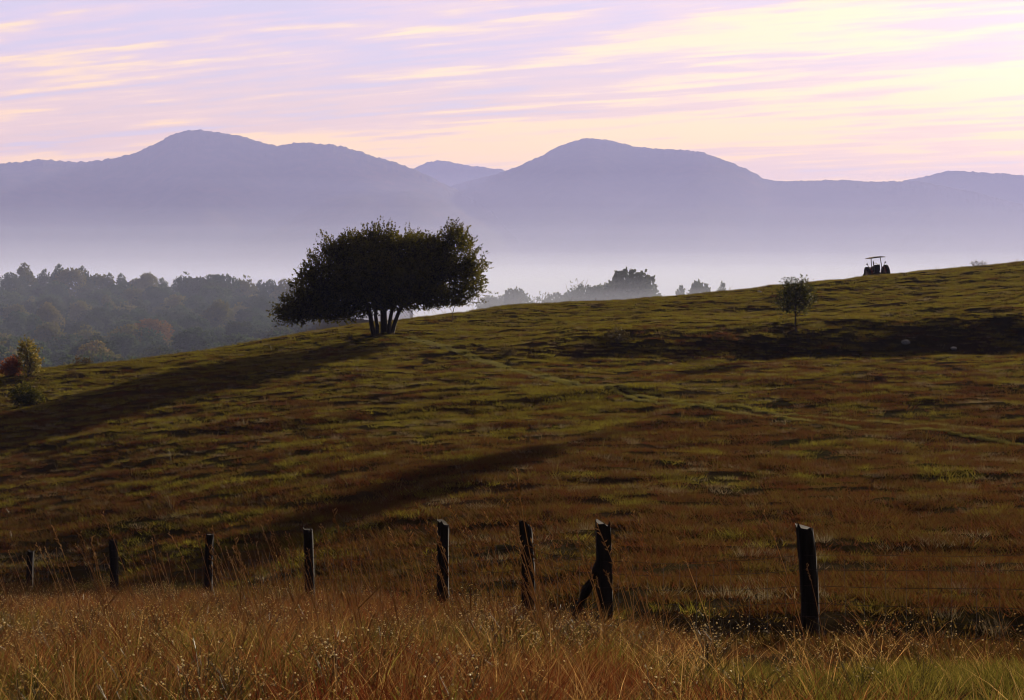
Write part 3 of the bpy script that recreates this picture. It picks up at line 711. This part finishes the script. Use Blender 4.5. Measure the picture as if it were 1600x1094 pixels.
def tractor():
    px, y = 1372, 147.0; x = at(px, y); z = h1(x, y)
    root = empty('tractor', (x, y, z)); root.rotation_euler = (0, -math.radians(6.5), math.radians(4))
    tag(root, 'small open tractor with a flat canopy parked on the pasture crest', 'tractor')
    for sx in (-1, 1):
        wheel(root, 'rear_wheel', sx * .82, 0, .70, .32); wheel(root, 'front_wheel', sx * .62, 1.75, .40, .20)
        f = [(-.0, .0)]
        arc = []
        for k in range(9):
            th = math.radians(10 + 150 * k / 8); arc.append((math.cos(th) * .74, .66 + math.sin(th) * .74))
        V = []; Q = []
        for a, b_ in arc: V += [(sx * .54, a, b_ - .12), (sx * .66, a, b_ - .12), (sx * .54, a, b_ - .10), (sx * .66, a, b_ - .10)]
        for k in range(8):
            o = 4 * k; Q += [(o, o + 1, o + 5, o + 4), (o + 2, o + 6, o + 7, o + 3), (o, o + 4, o + 6, o + 2), (o + 1, o + 3, o + 7, o + 5)]
        obj('fender', join_parts('fender', [(V, Q)]), M_PAINT, root)
        lt = [tube([(sx * .62, -.05, 1.35), (sx * .76, -.08, 1.55), (sx * .80, -.1, 1.62)], [.02, .02, .02], 6), lathe([(0, .02), (.02, .07), (.10, .07), (.11, .02)], 10)]
        lt[1] = ([Vector((sx * .80, p[0] - .15, 1.64)) + Vector((p[1], 0, p[2])) for p in lt[1][0]], lt[1][1])
        obj('work_light', join_parts('work_light', lt), M_STEEL, root)
        p = [(sx * .42, -.1, .75), (sx * .44, -.1, 1.4), (sx * .40, -.08, 2.12)]
        obj('canopy_post', join_parts('canopy_post', [tube(p, [.04, .035, .035], 6)]), M_STEEL, root)
    obj('axle', join_parts('axle', [tube([(-.8, 0, .66), (-.3, 0, .68), (.3, 0, .68), (.8, 0, .66)], [.07, .14, .14, .07], 8), box((0, .2, .68), (.5, .8, .42)), tube([(-.6, 1.75, .42), (.6, 1.75, .42)], [.05, .05], 6), box((0, -.35, .5), (.35, .35, .25))]), M_STEEL, root)
    obj('hood', join_parts('hood', [box((0, 1.25, .98), (.46, 1.3, .50)), box((0, 1.25, 1.27), (.34, 1.2, .08)), box((0, 1.92, .95), (.46, .06, .42))]), M_PAINT, root)
    obj('dashboard', join_parts('dashboard', [box((0, .52, 1.22), (.40, .22, .36)), tube([(0, .45, 1.35), (0, .22, 1.5)], [.025, .025], 6)]), M_STEEL, root)
    sw = []; 
    for k in range(20):
        th = 2 * math.pi * k / 20; sw.append(Vector((.19 * math.cos(th), .22 + .19 * math.sin(th) * .5, 1.5 + .19 * math.sin(th) * .85)))
    sw.append(sw[0]); obj('steering_wheel', join_parts('steering_wheel', [tube(sw, [.018] * 21, 5)]), M_SEAT, root)
    obj('seat', join_parts('seat', [box((0, -.12, 1.0), (.46, .42, .14)), box((-.03, -.33, 1.26), (.48, .12, .50), Matrix.Rotation(.18, 3, 'X')), box((0, -.1, .88), (.3, .3, .14))]), M_SEAT, root)
    obj('exhaust_pipe', join_parts('exhaust_pipe', [tube([(.06, .95, 1.2), (.06, .95, 1.75), (.04, .92, 1.84)], [.045, .045, .03], 8)]), M_STEEL, root)
    V = []; prof = [(-.66, 2.08), (-.66, 2.13), (-.25, 2.21), (.25, 2.21), (.66, 2.13), (.66, 2.08), (.3, 2.09), (-.3, 2.09)]
    for yy in (-.75, .75): V += [(a, yy, b_) for a, b_ in prof]
    Q = [tuple(range(8)), tuple(range(15, 7, -1))] + [(k, k + 8, (k + 1) % 8 + 8, (k + 1) % 8) for k in range(8)]
    obj('canopy', join_parts('canopy', [(V, Q)]), M_CANOPY, root)
tractor()

# ------------------------------------------------------------------ fence
def fence():
    posts = [(1256, 818, 19.0, .20, 1.5), (942, 811, 22.3, .20, 1.0), (820, 812, 24.2, .185, 1.0), (692, 813, 26.3, .185, .6), (481, 825, 30.0, .165, .4), (328, 834, 33.6, .16, .3), (176, 843, 37.5, .17, .4), (48, 861, 41.5, .17, .2), (-110, 876, 45.5, .17, .2)]
    root = empty('fence', (at(posts[0][0], 19.0), 19.0, h1(at(posts[0][0], 19.0), 19.0)))
    tag(root, 'old field fence of dark wooden posts strung with sagging wire', 'fence')
    off = root.location
    rng = np.random.default_rng(8); tops = []
    for i, (px, row, y, w, tilt) in enumerate(posts):
        x = at(px, y); g = h1(x, y); top = Z(row, y); hgt = top - g
        V = []; Q = []; n = 18; rings = 14; ph = rng.random(n) * .20 - .10; jag = rng.normal(size=n) * .022; bow = rng.normal() * .03
        for k in range(rings):
            t = k / (rings - 1)
            for m in range(n):
                th = 2 * math.pi * m / n; c, s_ = math.cos(th), math.sin(th)
                sq = 1 / max(abs(c), abs(s_)); rad = w * .5 * (.55 + .45 * sq) * (1 + ph[m] + rng.normal() * .030) * (1.05 - .08 * t)
                zz = -.4 + (hgt + .4) * t
                if k == rings - 1: zz -= (c * .5 + .5) * w * (.42 if i < 4 else .18) - jag[m]
                V.append(((1 - t) * math.radians(tilt) * 1.6 + bow * math.sin(3.1 * t) + c * rad, s_ * rad, zz))
            if k:
                for m in range(n):
                    m2 = (m + 1) % n; Q.append(((k - 1) * n + m, (k - 1) * n + m2, k * n + m2, k * n + m))
        Q.append(tuple((rings - 1) * n + m for m in range(n)))
        po = obj('post', join_parts('post', [(V, Q)]), M_POST, root, Vector((x, y, g)) - off); tops.append((x, y, g, hgt, w))
        if i == 0: po['label'] = 'tall dark post with slanted top, the nearest and widest'
    # diagonal brace against the second post
    x, y, g, hh, w = tops[1]
    a = Vector((x - .06, y - .02, g + hh - .62)); e = Vector((at(884, 22.0), 22.6, 0)); e.z = h1(e.x, e.y) + .02
    d = (e - a); q = d.to_track_quat('Z', 'Y').to_matrix()
    V, Qf = tube([(.02 * math.sin(k * 1.9), .015 * math.cos(k * 2.3), -d.length / 2 - .1 + (d.length + .15) * k / 8) for k in range(9)], [.052 + .012 * math.sin(k * 2.7) + .008 * (k % 2) for k in range(9)], 9)
    Qf.append(tuple(range(72, 81))); V = [q @ v + (a + e) / 2 - off for v in V]
    br = obj('brace', join_parts('brace', [(V, Qf)]), M_POST, root); br['label'] = 'diagonal wooden brace leaning against a post'
    # woven wire: each strand is a part, the upright stays joined
    hs = [.10, .25, .40, .56, .74, .92, 1.08]
    ext = [(at(1256, 19) + 3.6, 13.2)] + [(t[0], t[1]) for t in tops]
    ez = [h1(*ext[0])] + [t[2] for t in tops]
    for hgt in hs:
        path = []
        for k in range(len(ext) - 1):
            (ax, ay), (bx, by) = ext[k], ext[k + 1]
            for j in range(8):
                t = j / 8; sag = -.05 * math.sin(math.pi * t) + rng.normal() * .006
                path.append(Vector((ax + (bx - ax) * t - .0, ay + (by - ay) * t - .10, ez[k] + (ez[k + 1] - ez[k]) * t + hgt + sag)) - off)
        obj('wire_strand', join_parts('wire_strand', [tube(path, [.0034] * len(path), 3)]), M_WIRE, root)
    stays = []
    for k in range(len(ext) - 2):
        (ax, ay), (bx, by) = ext[k], ext[k + 1]; n = int(math.hypot(bx - ax, by - ay) / .30)
        for j in range(1, n):
            t = j / n; sag = -.05 * math.sin(math.pi * t); p = Vector((ax + (bx - ax) * t, ay + (by - ay) * t - .10, ez[k] + (ez[k + 1] - ez[k]) * t + sag)) - off
            stays.append(tube([p + Vector((0, 0, .10)), p + Vector((rng.normal() * .01, 0, .55)), p + Vector((0, 0, 1.06))], [.0022] * 3, 3))
    so = obj('wire_stays', join_parts('wire_stays', stays), M_WIRE, root); so['kind'] = 'stuff'
fence()

# ------------------------------------------------------------------ grass
def tuft(name, n, hmin, hmax, spread, width, lean, bend, rng, mat, segs=2, drift=(0, 0)):
    """a clump of tapering, bending blades"""
    V = []; Fq = []; Ft = []
    for i in range(n):
        a = rng.random() * 6.283; r = spread * rng.random() ** .6; bx, by = r * math.cos(a), r * math.sin(a)
        h = hmin + (hmax - hmin) * rng.random(); th = a + rng.normal() * .9; ln = lean * (0.3 + rng.random())
        dx, dy = math.cos(th) * ln + drift[0], math.sin(th) * ln + drift[1]; w = width * (.6 + .8 * rng.random())
        fa = rng.random() * 3.14; wx, wy = math.cos(fa) * w * .5, math.sin(fa) * w * .5
        o = len(V)
        if segs == 1:
            V += [(bx - wx, by - wy, 0), (bx + wx, by + wy, 0), (bx + dx * h, by + dy * h, h)]; Ft.append((o, o + 1, o + 2))
        else:
            for k in range(segs):
                t = k / segs; c = (t + bend * t * t) * h; q = 1 - .55 * t
                V += [(bx + dx * c - wx * q, by + dy * c - wy * q, h * t * (1 - .15 * bend * t)), (bx + dx * c + wx * q, by + dy * c + wy * q, h * t * (1 - .15 * bend * t))]
                if k: Fq.append((o + 2 * k - 2, o + 2 * k - 1, o + 2 * k + 1, o + 2 * k))
            c = (1 + bend) * h; V.append((bx + dx * c, by + dy * c, h * (1 - .2 * bend))); e = o + 2 * segs - 2; Ft.append((e, e + 1, o + 2 * segs))
    me = mesh_np(name, np.array(V), [np.array(Fq).reshape(-1, 4), np.array(Ft)]); me.materials.append(mat)
    return me

def stalk(rng, hgt, mat, head=True):
    """one seed stalk: a thin stem with a loose seed head"""
    lean = -.18 - .30 * rng.random(); parts = []
    pts = [(lean * hgt * (t ** 1.3), .04 * hgt * t * rng.normal() * .3, hgt * t * (1 - .06 * t)) for t in np.linspace(0, 1, 6)]
    parts.append(tube(pts, [.0046, .0043, .004, .0036, .003, .002], 3))
    if head:
        for k in range(16):
            t = .80 + .22 * k / 16; b0 = Vector(pts[4]).lerp(Vector(pts[5]), (t - .8) / .2)
            e = b0 + Vector((rng.normal() * .018 - .012, rng.normal() * .018, .015 + .03 * rng.random()))
            parts.append(tube([b0, b0.lerp(e, .5), e], [.001, .0075, .001], 3))
    for k in range(2):
        t = .2 + .35 * rng.random(); b0 = Vector(pts[1 + k]); e = b0 + Vector((rng.normal() * .12, rng.normal() * .1, .22))
        parts.append(tube([b0, b0.lerp(e, .6) + Vector((0, 0, .03)), e], [.004, .004, .001], 3))
    me = join_parts('seed_stalk', parts); me.materials.append(mat); return me

def flower_weed(rng, hgt):
    """branching weed carrying many small faded flower heads"""
    st = []; fl_v = []; fl_f = []
    for k in range(9):
        a = rng.random() * 6.283; e = Vector((math.cos(a) * .34 * rng.random(), math.sin(a) * .34 * rng.random(), hgt * (.65 + .35 * rng.random())))
        p, r = branch_to((0, 0, 0), e, .003, .0014, rng, 4, .10); st.append(tube(p, r, 3))
        for m in range(4):
            s0 = p[rng.integers(2, 5)]; q = Vector(s0) + Vector(rng.normal(size=3) * .05) + Vector((0, 0, .03)); st.append(tube([s0, q], [.0015, .001], 3))
            R0 = .0045 + .0060 * rng.random(); o = len(fl_v)
            nrm = Vector((rng.normal() * .5, rng.normal() * .5, 1)).normalized(); u = nrm.orthogonal().normalized(); w = nrm.cross(u)
            fl_v.append(tuple(q + nrm * R0 * .6))
            for z in range(6): fl_v.append(tuple(q + (u * math.cos(z * 1.047) + w * math.sin(z * 1.047)) * R0))
            fl_v.append(tuple(q - nrm * R0 * .8))
            for z in range(6): fl_f += [(o, o + 1 + z, o + 1 + (z + 1) % 6), (o + 7, o + 1 + (z + 1) % 6, o + 1 + z)]
    a = join_parts('stems', st); V = [tuple(v.co) for v in a.vertices]; Q = [tuple(p.vertices) for p in a.polygons]; nq = len(Q); o = len(V)
    me = bpy.data.meshes.new('flower_weed'); me.from_pydata(V + fl_v, [], Q + [tuple(i + o for i in f) for f in fl_f])
    me.materials.append(M_WEED); me.materials.append(M_FLOWER)
    me.polygons.foreach_set('material_index', np.array([0] * nq + [1] * len(fl_f), dtype=np.int32)); me.update(); bpy.data.meshes.remove(a)
    return me

def scatter(name, label, pts, scl, meshes, rng, tilt=None):
    """uncountable ground cover: one object, its plants instanced on points"""
    n = len(pts); me = mesh_np(name, pts, [])
    for an, ty, data in (('scl', 'FLOAT', scl), ('rot', 'FLOAT', rng.random(n) * 6.283 if tilt is None else tilt), ('pick', 'INT', rng.integers(0, len(meshes), n))):
        at_ = me.attributes.new(an, ty, 'POINT'); at_.data.foreach_set('value', np.asarray(data, dtype=np.float32 if ty == 'FLOAT' else np.int32))
    c = bpy.data.collections.new(name + '_plants')
    for i, m in enumerate(meshes): c.objects.link(bpy.data.objects.new('%s_plant_%02d' % (name, i), m))
    ng = bpy.data.node_groups.new(name, 'GeometryNodeTree')
    ng.interface.new_socket('Geometry', in_out='INPUT', socket_type='NodeSocketGeometry'); ng.interface.new_socket('Geometry', in_out='OUTPUT', socket_type='NodeSocketGeometry')
    N = ng.nodes; gi = N.new('NodeGroupInput'); go = N.new('NodeGroupOutput'); ip = N.new('GeometryNodeInstanceOnPoints'); ci = N.new('GeometryNodeCollectionInfo')
    ci.inputs['Collection'].default_value = c; ci.inputs['Separate Children'].default_value = True; ci.inputs['Reset Children'].default_value = True
    def attr(nm, t):
        a = N.new('GeometryNodeInputNamedAttribute'); a.data_type = t; a.inputs['Name'].default_value = nm; return a.outputs[0]
    cx = N.new('ShaderNodeCombineXYZ'); ng.links.new(attr('rot', 'FLOAT'), cx.inputs[2])
    ng.links.new(gi.outputs[0], ip.inputs['Points']); ng.links.new(ci.outputs[0], ip.inputs['Instance']); ip.inputs['Pick Instance'].default_value = True
    ng.links.new(attr('pick', 'INT'), ip.inputs['Instance Index']); ng.links.new(cx.outputs[0], ip.inputs['Rotation']); ng.links.new(attr('scl', 'FLOAT'), ip.inputs['Scale'])
    ng.links.new(ip.outputs[0], go.inputs[0])
    o = obj(name, me); md = o.modifiers.new('scatter', 'NODES'); md.node_group = ng
    tag(o, label, kind='stuff'); return o

def sample(n, y0, y1, rng, umin=-.36, umax=.36, power=1.0):
    """points on the hillside, denser close by when power < 1"""
    e = 1 + power
    y = (y0 ** e + (y1 ** e - y0 ** e) * rng.random(n)) ** (1 / e); u = umin + (umax - umin) * rng.random(n)
    return u * y, y
def on_ground(x, y, dz=0.0): return np.stack([x, y, H(x, y) + dz], -1)

g = np.random.default_rng(77)
FT = [tuft('field_tuft', 44, .04, .13, .25, .015, 1.2, .3, g, M_FIELD, 1) for _ in range(5)]
FG = [tuft('green_tuft', 44, .04, .12, .25, .015, 1.2, .3, g, M_FIELD_GREEN, 1) for _ in range(4)]
# fence line depth as a function of u (beyond it the grass is grazed short)
FU = [(-.40, 47), (-.34, 45.5), (-.282, 41.5), (-.234, 37.5), (-.177, 33.6), (-.12, 30), (-.04, 26.3), (.0075, 24.2), (.053, 22.3), (.171, 19.0), (.30, 15.5), (.40, 13.5)]
def fence_y(u): return np.interp(u, [a for a, _ in FU], [b_ for _, b_ in FU])

# wheel tracks: flattened pale green lines across the slope
TR = []
TRACKS = []
for row_off in (0, 9):
    pts = [ground_at(px, row + row_off * (.5 + .5 * (px - 640) / 860), 45, 112) for px, row in [(640, 527), (720, 552), (800, 574), (870, 594), (940, 607), (1050, 622), (1150, 636), (1250, 650), (1350, 660), (1450, 668), (1570, 676)]]
    pk = np.array([640, 720, 800, 870, 940, 1050, 1150, 1250, 1350, 1450, 1570.]); cf = np.polyfit(pk, [p[1] for p in pts], 3)
    pts = [((q_ - 800) / F * float(np.polyval(cf, q_)), float(np.polyval(cf, q_))) for q_ in np.linspace(640, 1600, 24)]
    TRACKS.append(pts)
    for (ax, ay), (bx, by) in zip(pts[:-1], pts[1:]):
        n = int(math.hypot(bx - ax, by - ay) * 22)
        t = g.random(n); TR.append(np.stack([ax + (bx - ax) * t + g.normal(size=n) * .07, ay + (by - ay) * t + g.normal(size=n) * .07], -1))
def off_track(x, y): return np.minimum(seg_dist(x, y, TRACKS[0]), seg_dist(x, y, TRACKS[1])) > .24
x, y = sample(125000, 14, 150, g, power=.55)
ditch = lambda x, y: (x / y > .07) & (y > 19.2) & (y < 22.9)
ok = (y > fence_y(x / y) - 2.0) & ~(ditch(x, y) & (g.random(len(x)) < .85)) & off_track(x, y)
x, y = x[ok], y[ok]
patch = .45 * fbm(x / 9, y / 12, 61) + .80 * fbm(x / 1.5, y / .8, 62)
keep = g.random(len(x)) < np.clip(.25 + 5.0 * (fbm(x / 1.1, y / .7, 63) - .40), .06, 1)
x, y, patch = x[keep], y[keep], patch[keep]
size = .75 + .9 * fbm(x / 3, y / 3, 64) + .35 * g.random(len(x))
green = patch + .0055 * (np.minimum(y, 112) - 70) > .575
P = on_ground(x, y, -.01)
scatter('pasture_grass', 'short rust-brown autumn grass covering the grazed hillside', P[~green], size[~green], FT, g)
scatter('pasture_grass', 'short olive-green grass in patches over the grazed hillside', P[green], size[green], FG, g)

# coarser tussocks standing above the short grass
TK = [tuft('tussock', 90, .10, .34, .30, .016, .75, .4, g, m, 1) for m in (M_FIELD, M_FIELD, M_FIELD_GREEN, M_FIELD_GREEN, M_FROST)]
x, y = sample(26000, 20, 150, g, power=.75)
ok = (y > fence_y(x / y) + 1.5) & off_track(x, y) & (g.random(len(x)) < np.clip(5.0 * (fbm(x / 2.6, y / 1.2, 66) - .42), .04, 1)); x, y = x[ok], y[ok]
scatter('tussock_grass', 'coarse tussocks of taller grass across the hillside', on_ground(x, y, -.03), .30 + .45 * g.random(len(x)), TK, g)
FR = [tuft('frost_tuft', 40, .04, .13, .26, .014, 1.1, .3, g, M_FROST, 1) for _ in range(3)]
x, y = sample(16000, 24, 150, g, power=.75)
ok = (y > fence_y(x / y) + 1.5) & off_track(x, y) & (g.random(len(x)) < np.clip(4.0 * (fbm(x / 4.5, y / 1.6, 67) - .46), .02, 1)); x, y = x[ok], y[ok]
scatter('dewy_grass', 'pale dewy grey grass streaking the hillside', on_ground(x, y, .02), .7 + .6 * g.random(len(x)), FR, g)

TR = np.concatenate(TR)
M_TRACK = leaf_material('track_grass', (0.056, 0.056, 0.014), (0.076, 0.076, 0.020), (0.10, 0.10, 0.035), 0.5, 0.42, 0.03, 0.6)
TT = [tuft('track_tuft', 40, .06, .15, .18, .022, .5, .2, g, M_TRACK, 1) for _ in range(3)]
scatter('track_grass', 'paler green grass along old wheel tracks crossing the slope', on_ground(TR[:, 0], TR[:, 1]), 0.45 + .5 * g.random(len(TR)), TT, g)

# sparse taller weeds over the pasture and along the crest
x, y = sample(1500, 45, 148, g, power=1.0)
WT = [tuft('tall_weed', 7, .18, .42, .07, .016, .35, .3, g, M_WEED, 2) for _ in range(4)]
scatter('weeds', 'scattered dry weeds poking up through the pasture', on_ground(x, y), .6 + .7 * g.random(len(x)), WT, g)

# roadside strip in front of the fence: tall dry grass
RT = [tuft('rust_tuft', 48, .10, .38, .24, .0050, .60, .5, g, M_RUST, 3, (-.08, 0)) for _ in range(6)]
VT = [tuft('verge_tuft', 48, .08, .30, .20, .008, .50, .6, g, M_VERGE, 3, (-.05, 0)) for _ in range(5)]
ST = [tuft('straw_tuft', 6, .16, .46, .18, .0036, .55, .6, g, M_STRAW, 3, (-.16, 0)) for _ in range(5)]
x, y = sample(15000, 6.5, 46, g, power=.6); u = x / y; fy = fence_y(u)
rustness = np.clip(.64 - (u - .06) * 2.8, .16, .68) + 1.5 * (fbm(x / 2.2, y / 2.2, 71) - .47)
ok = y < fy + .8 * g.random(len(x)); x, y, u, rustness, fy = x[ok], y[ok], u[ok], rustness[ok], fy[ok]
rust = g.random(len(x)) < rustness
tall = np.where(u > .06, np.clip(1.0 - (u - .04) * 6.5, np.interp(y, [9, 13, 17], [.75, .5, .30]), 1), 1.0)
P = on_ground(x, y, -.02); sc_ = (.6 + .7 * g.random(len(x))) * tall * (.42 + 1.25 * fbm(x / 1.3, y / 1.3, 72))
scatter('tall_grass', 'tall dry rust-red grass along the roadside before the fence', P[rust], sc_[rust], RT, g)
scatter('tall_grass', 'greener verge grass along the roadside before the fence', P[~rust], sc_[~rust], VT, g)
x, y = sample(3600, 7, 46, g, power=.7); u = x / y; ok = (y < fence_y(u) + 1.0) & (g.random(len(x)) < np.where(u > .10, .45, 1)); x, y = x[ok], y[ok]
scatter('straw', 'thin straw blades leaning among the roadside grass', on_ground(x, y), (.6 + .6 * g.random(len(x))), ST, g, g.normal(size=len(x)) * .5)
SK = [stalk(g, 1.0 + .55 * g.random(), M_STRAW) for _ in range(8)]
x, y = sample(2800, 11, 40, g, power=.6); u = x / y; ok = (y < fence_y(u) + .8) & (g.random(len(x)) < np.where(u > .10, .18, np.where(u < -.17, .22, .75)) * np.clip(3.2 * (fbm(x / 1.8, y / 1.8, 91) - .30), .1, 1)); x, y = x[ok], y[ok]
scatter('seed_stalks', 'long pale seed stalks leaning over the roadside grass', on_ground(x, y), .6 + .45 * g.random(len(x)), SK, g, g.normal(size=len(x)) * .45)
FW = [flower_weed(g, .26 + .20 * g.random()) for _ in range(6)]
x, y = sample(3600, 8, 40, g, power=.6); u = x / y
ok = (y < fence_y(u)) & (g.random(len(x)) < np.clip(1.6 * (fbm(x / 2.2, y / 2.2, 81) - .22), .08, 1) * np.where(u > .05, .22, 1)); x, y = x[ok], y[ok]
scatter('flowering_weeds', 'dense weeds dotted with faded pale flower heads', on_ground(x, y), .6 + .5 * g.random(len(x)), FW, g)
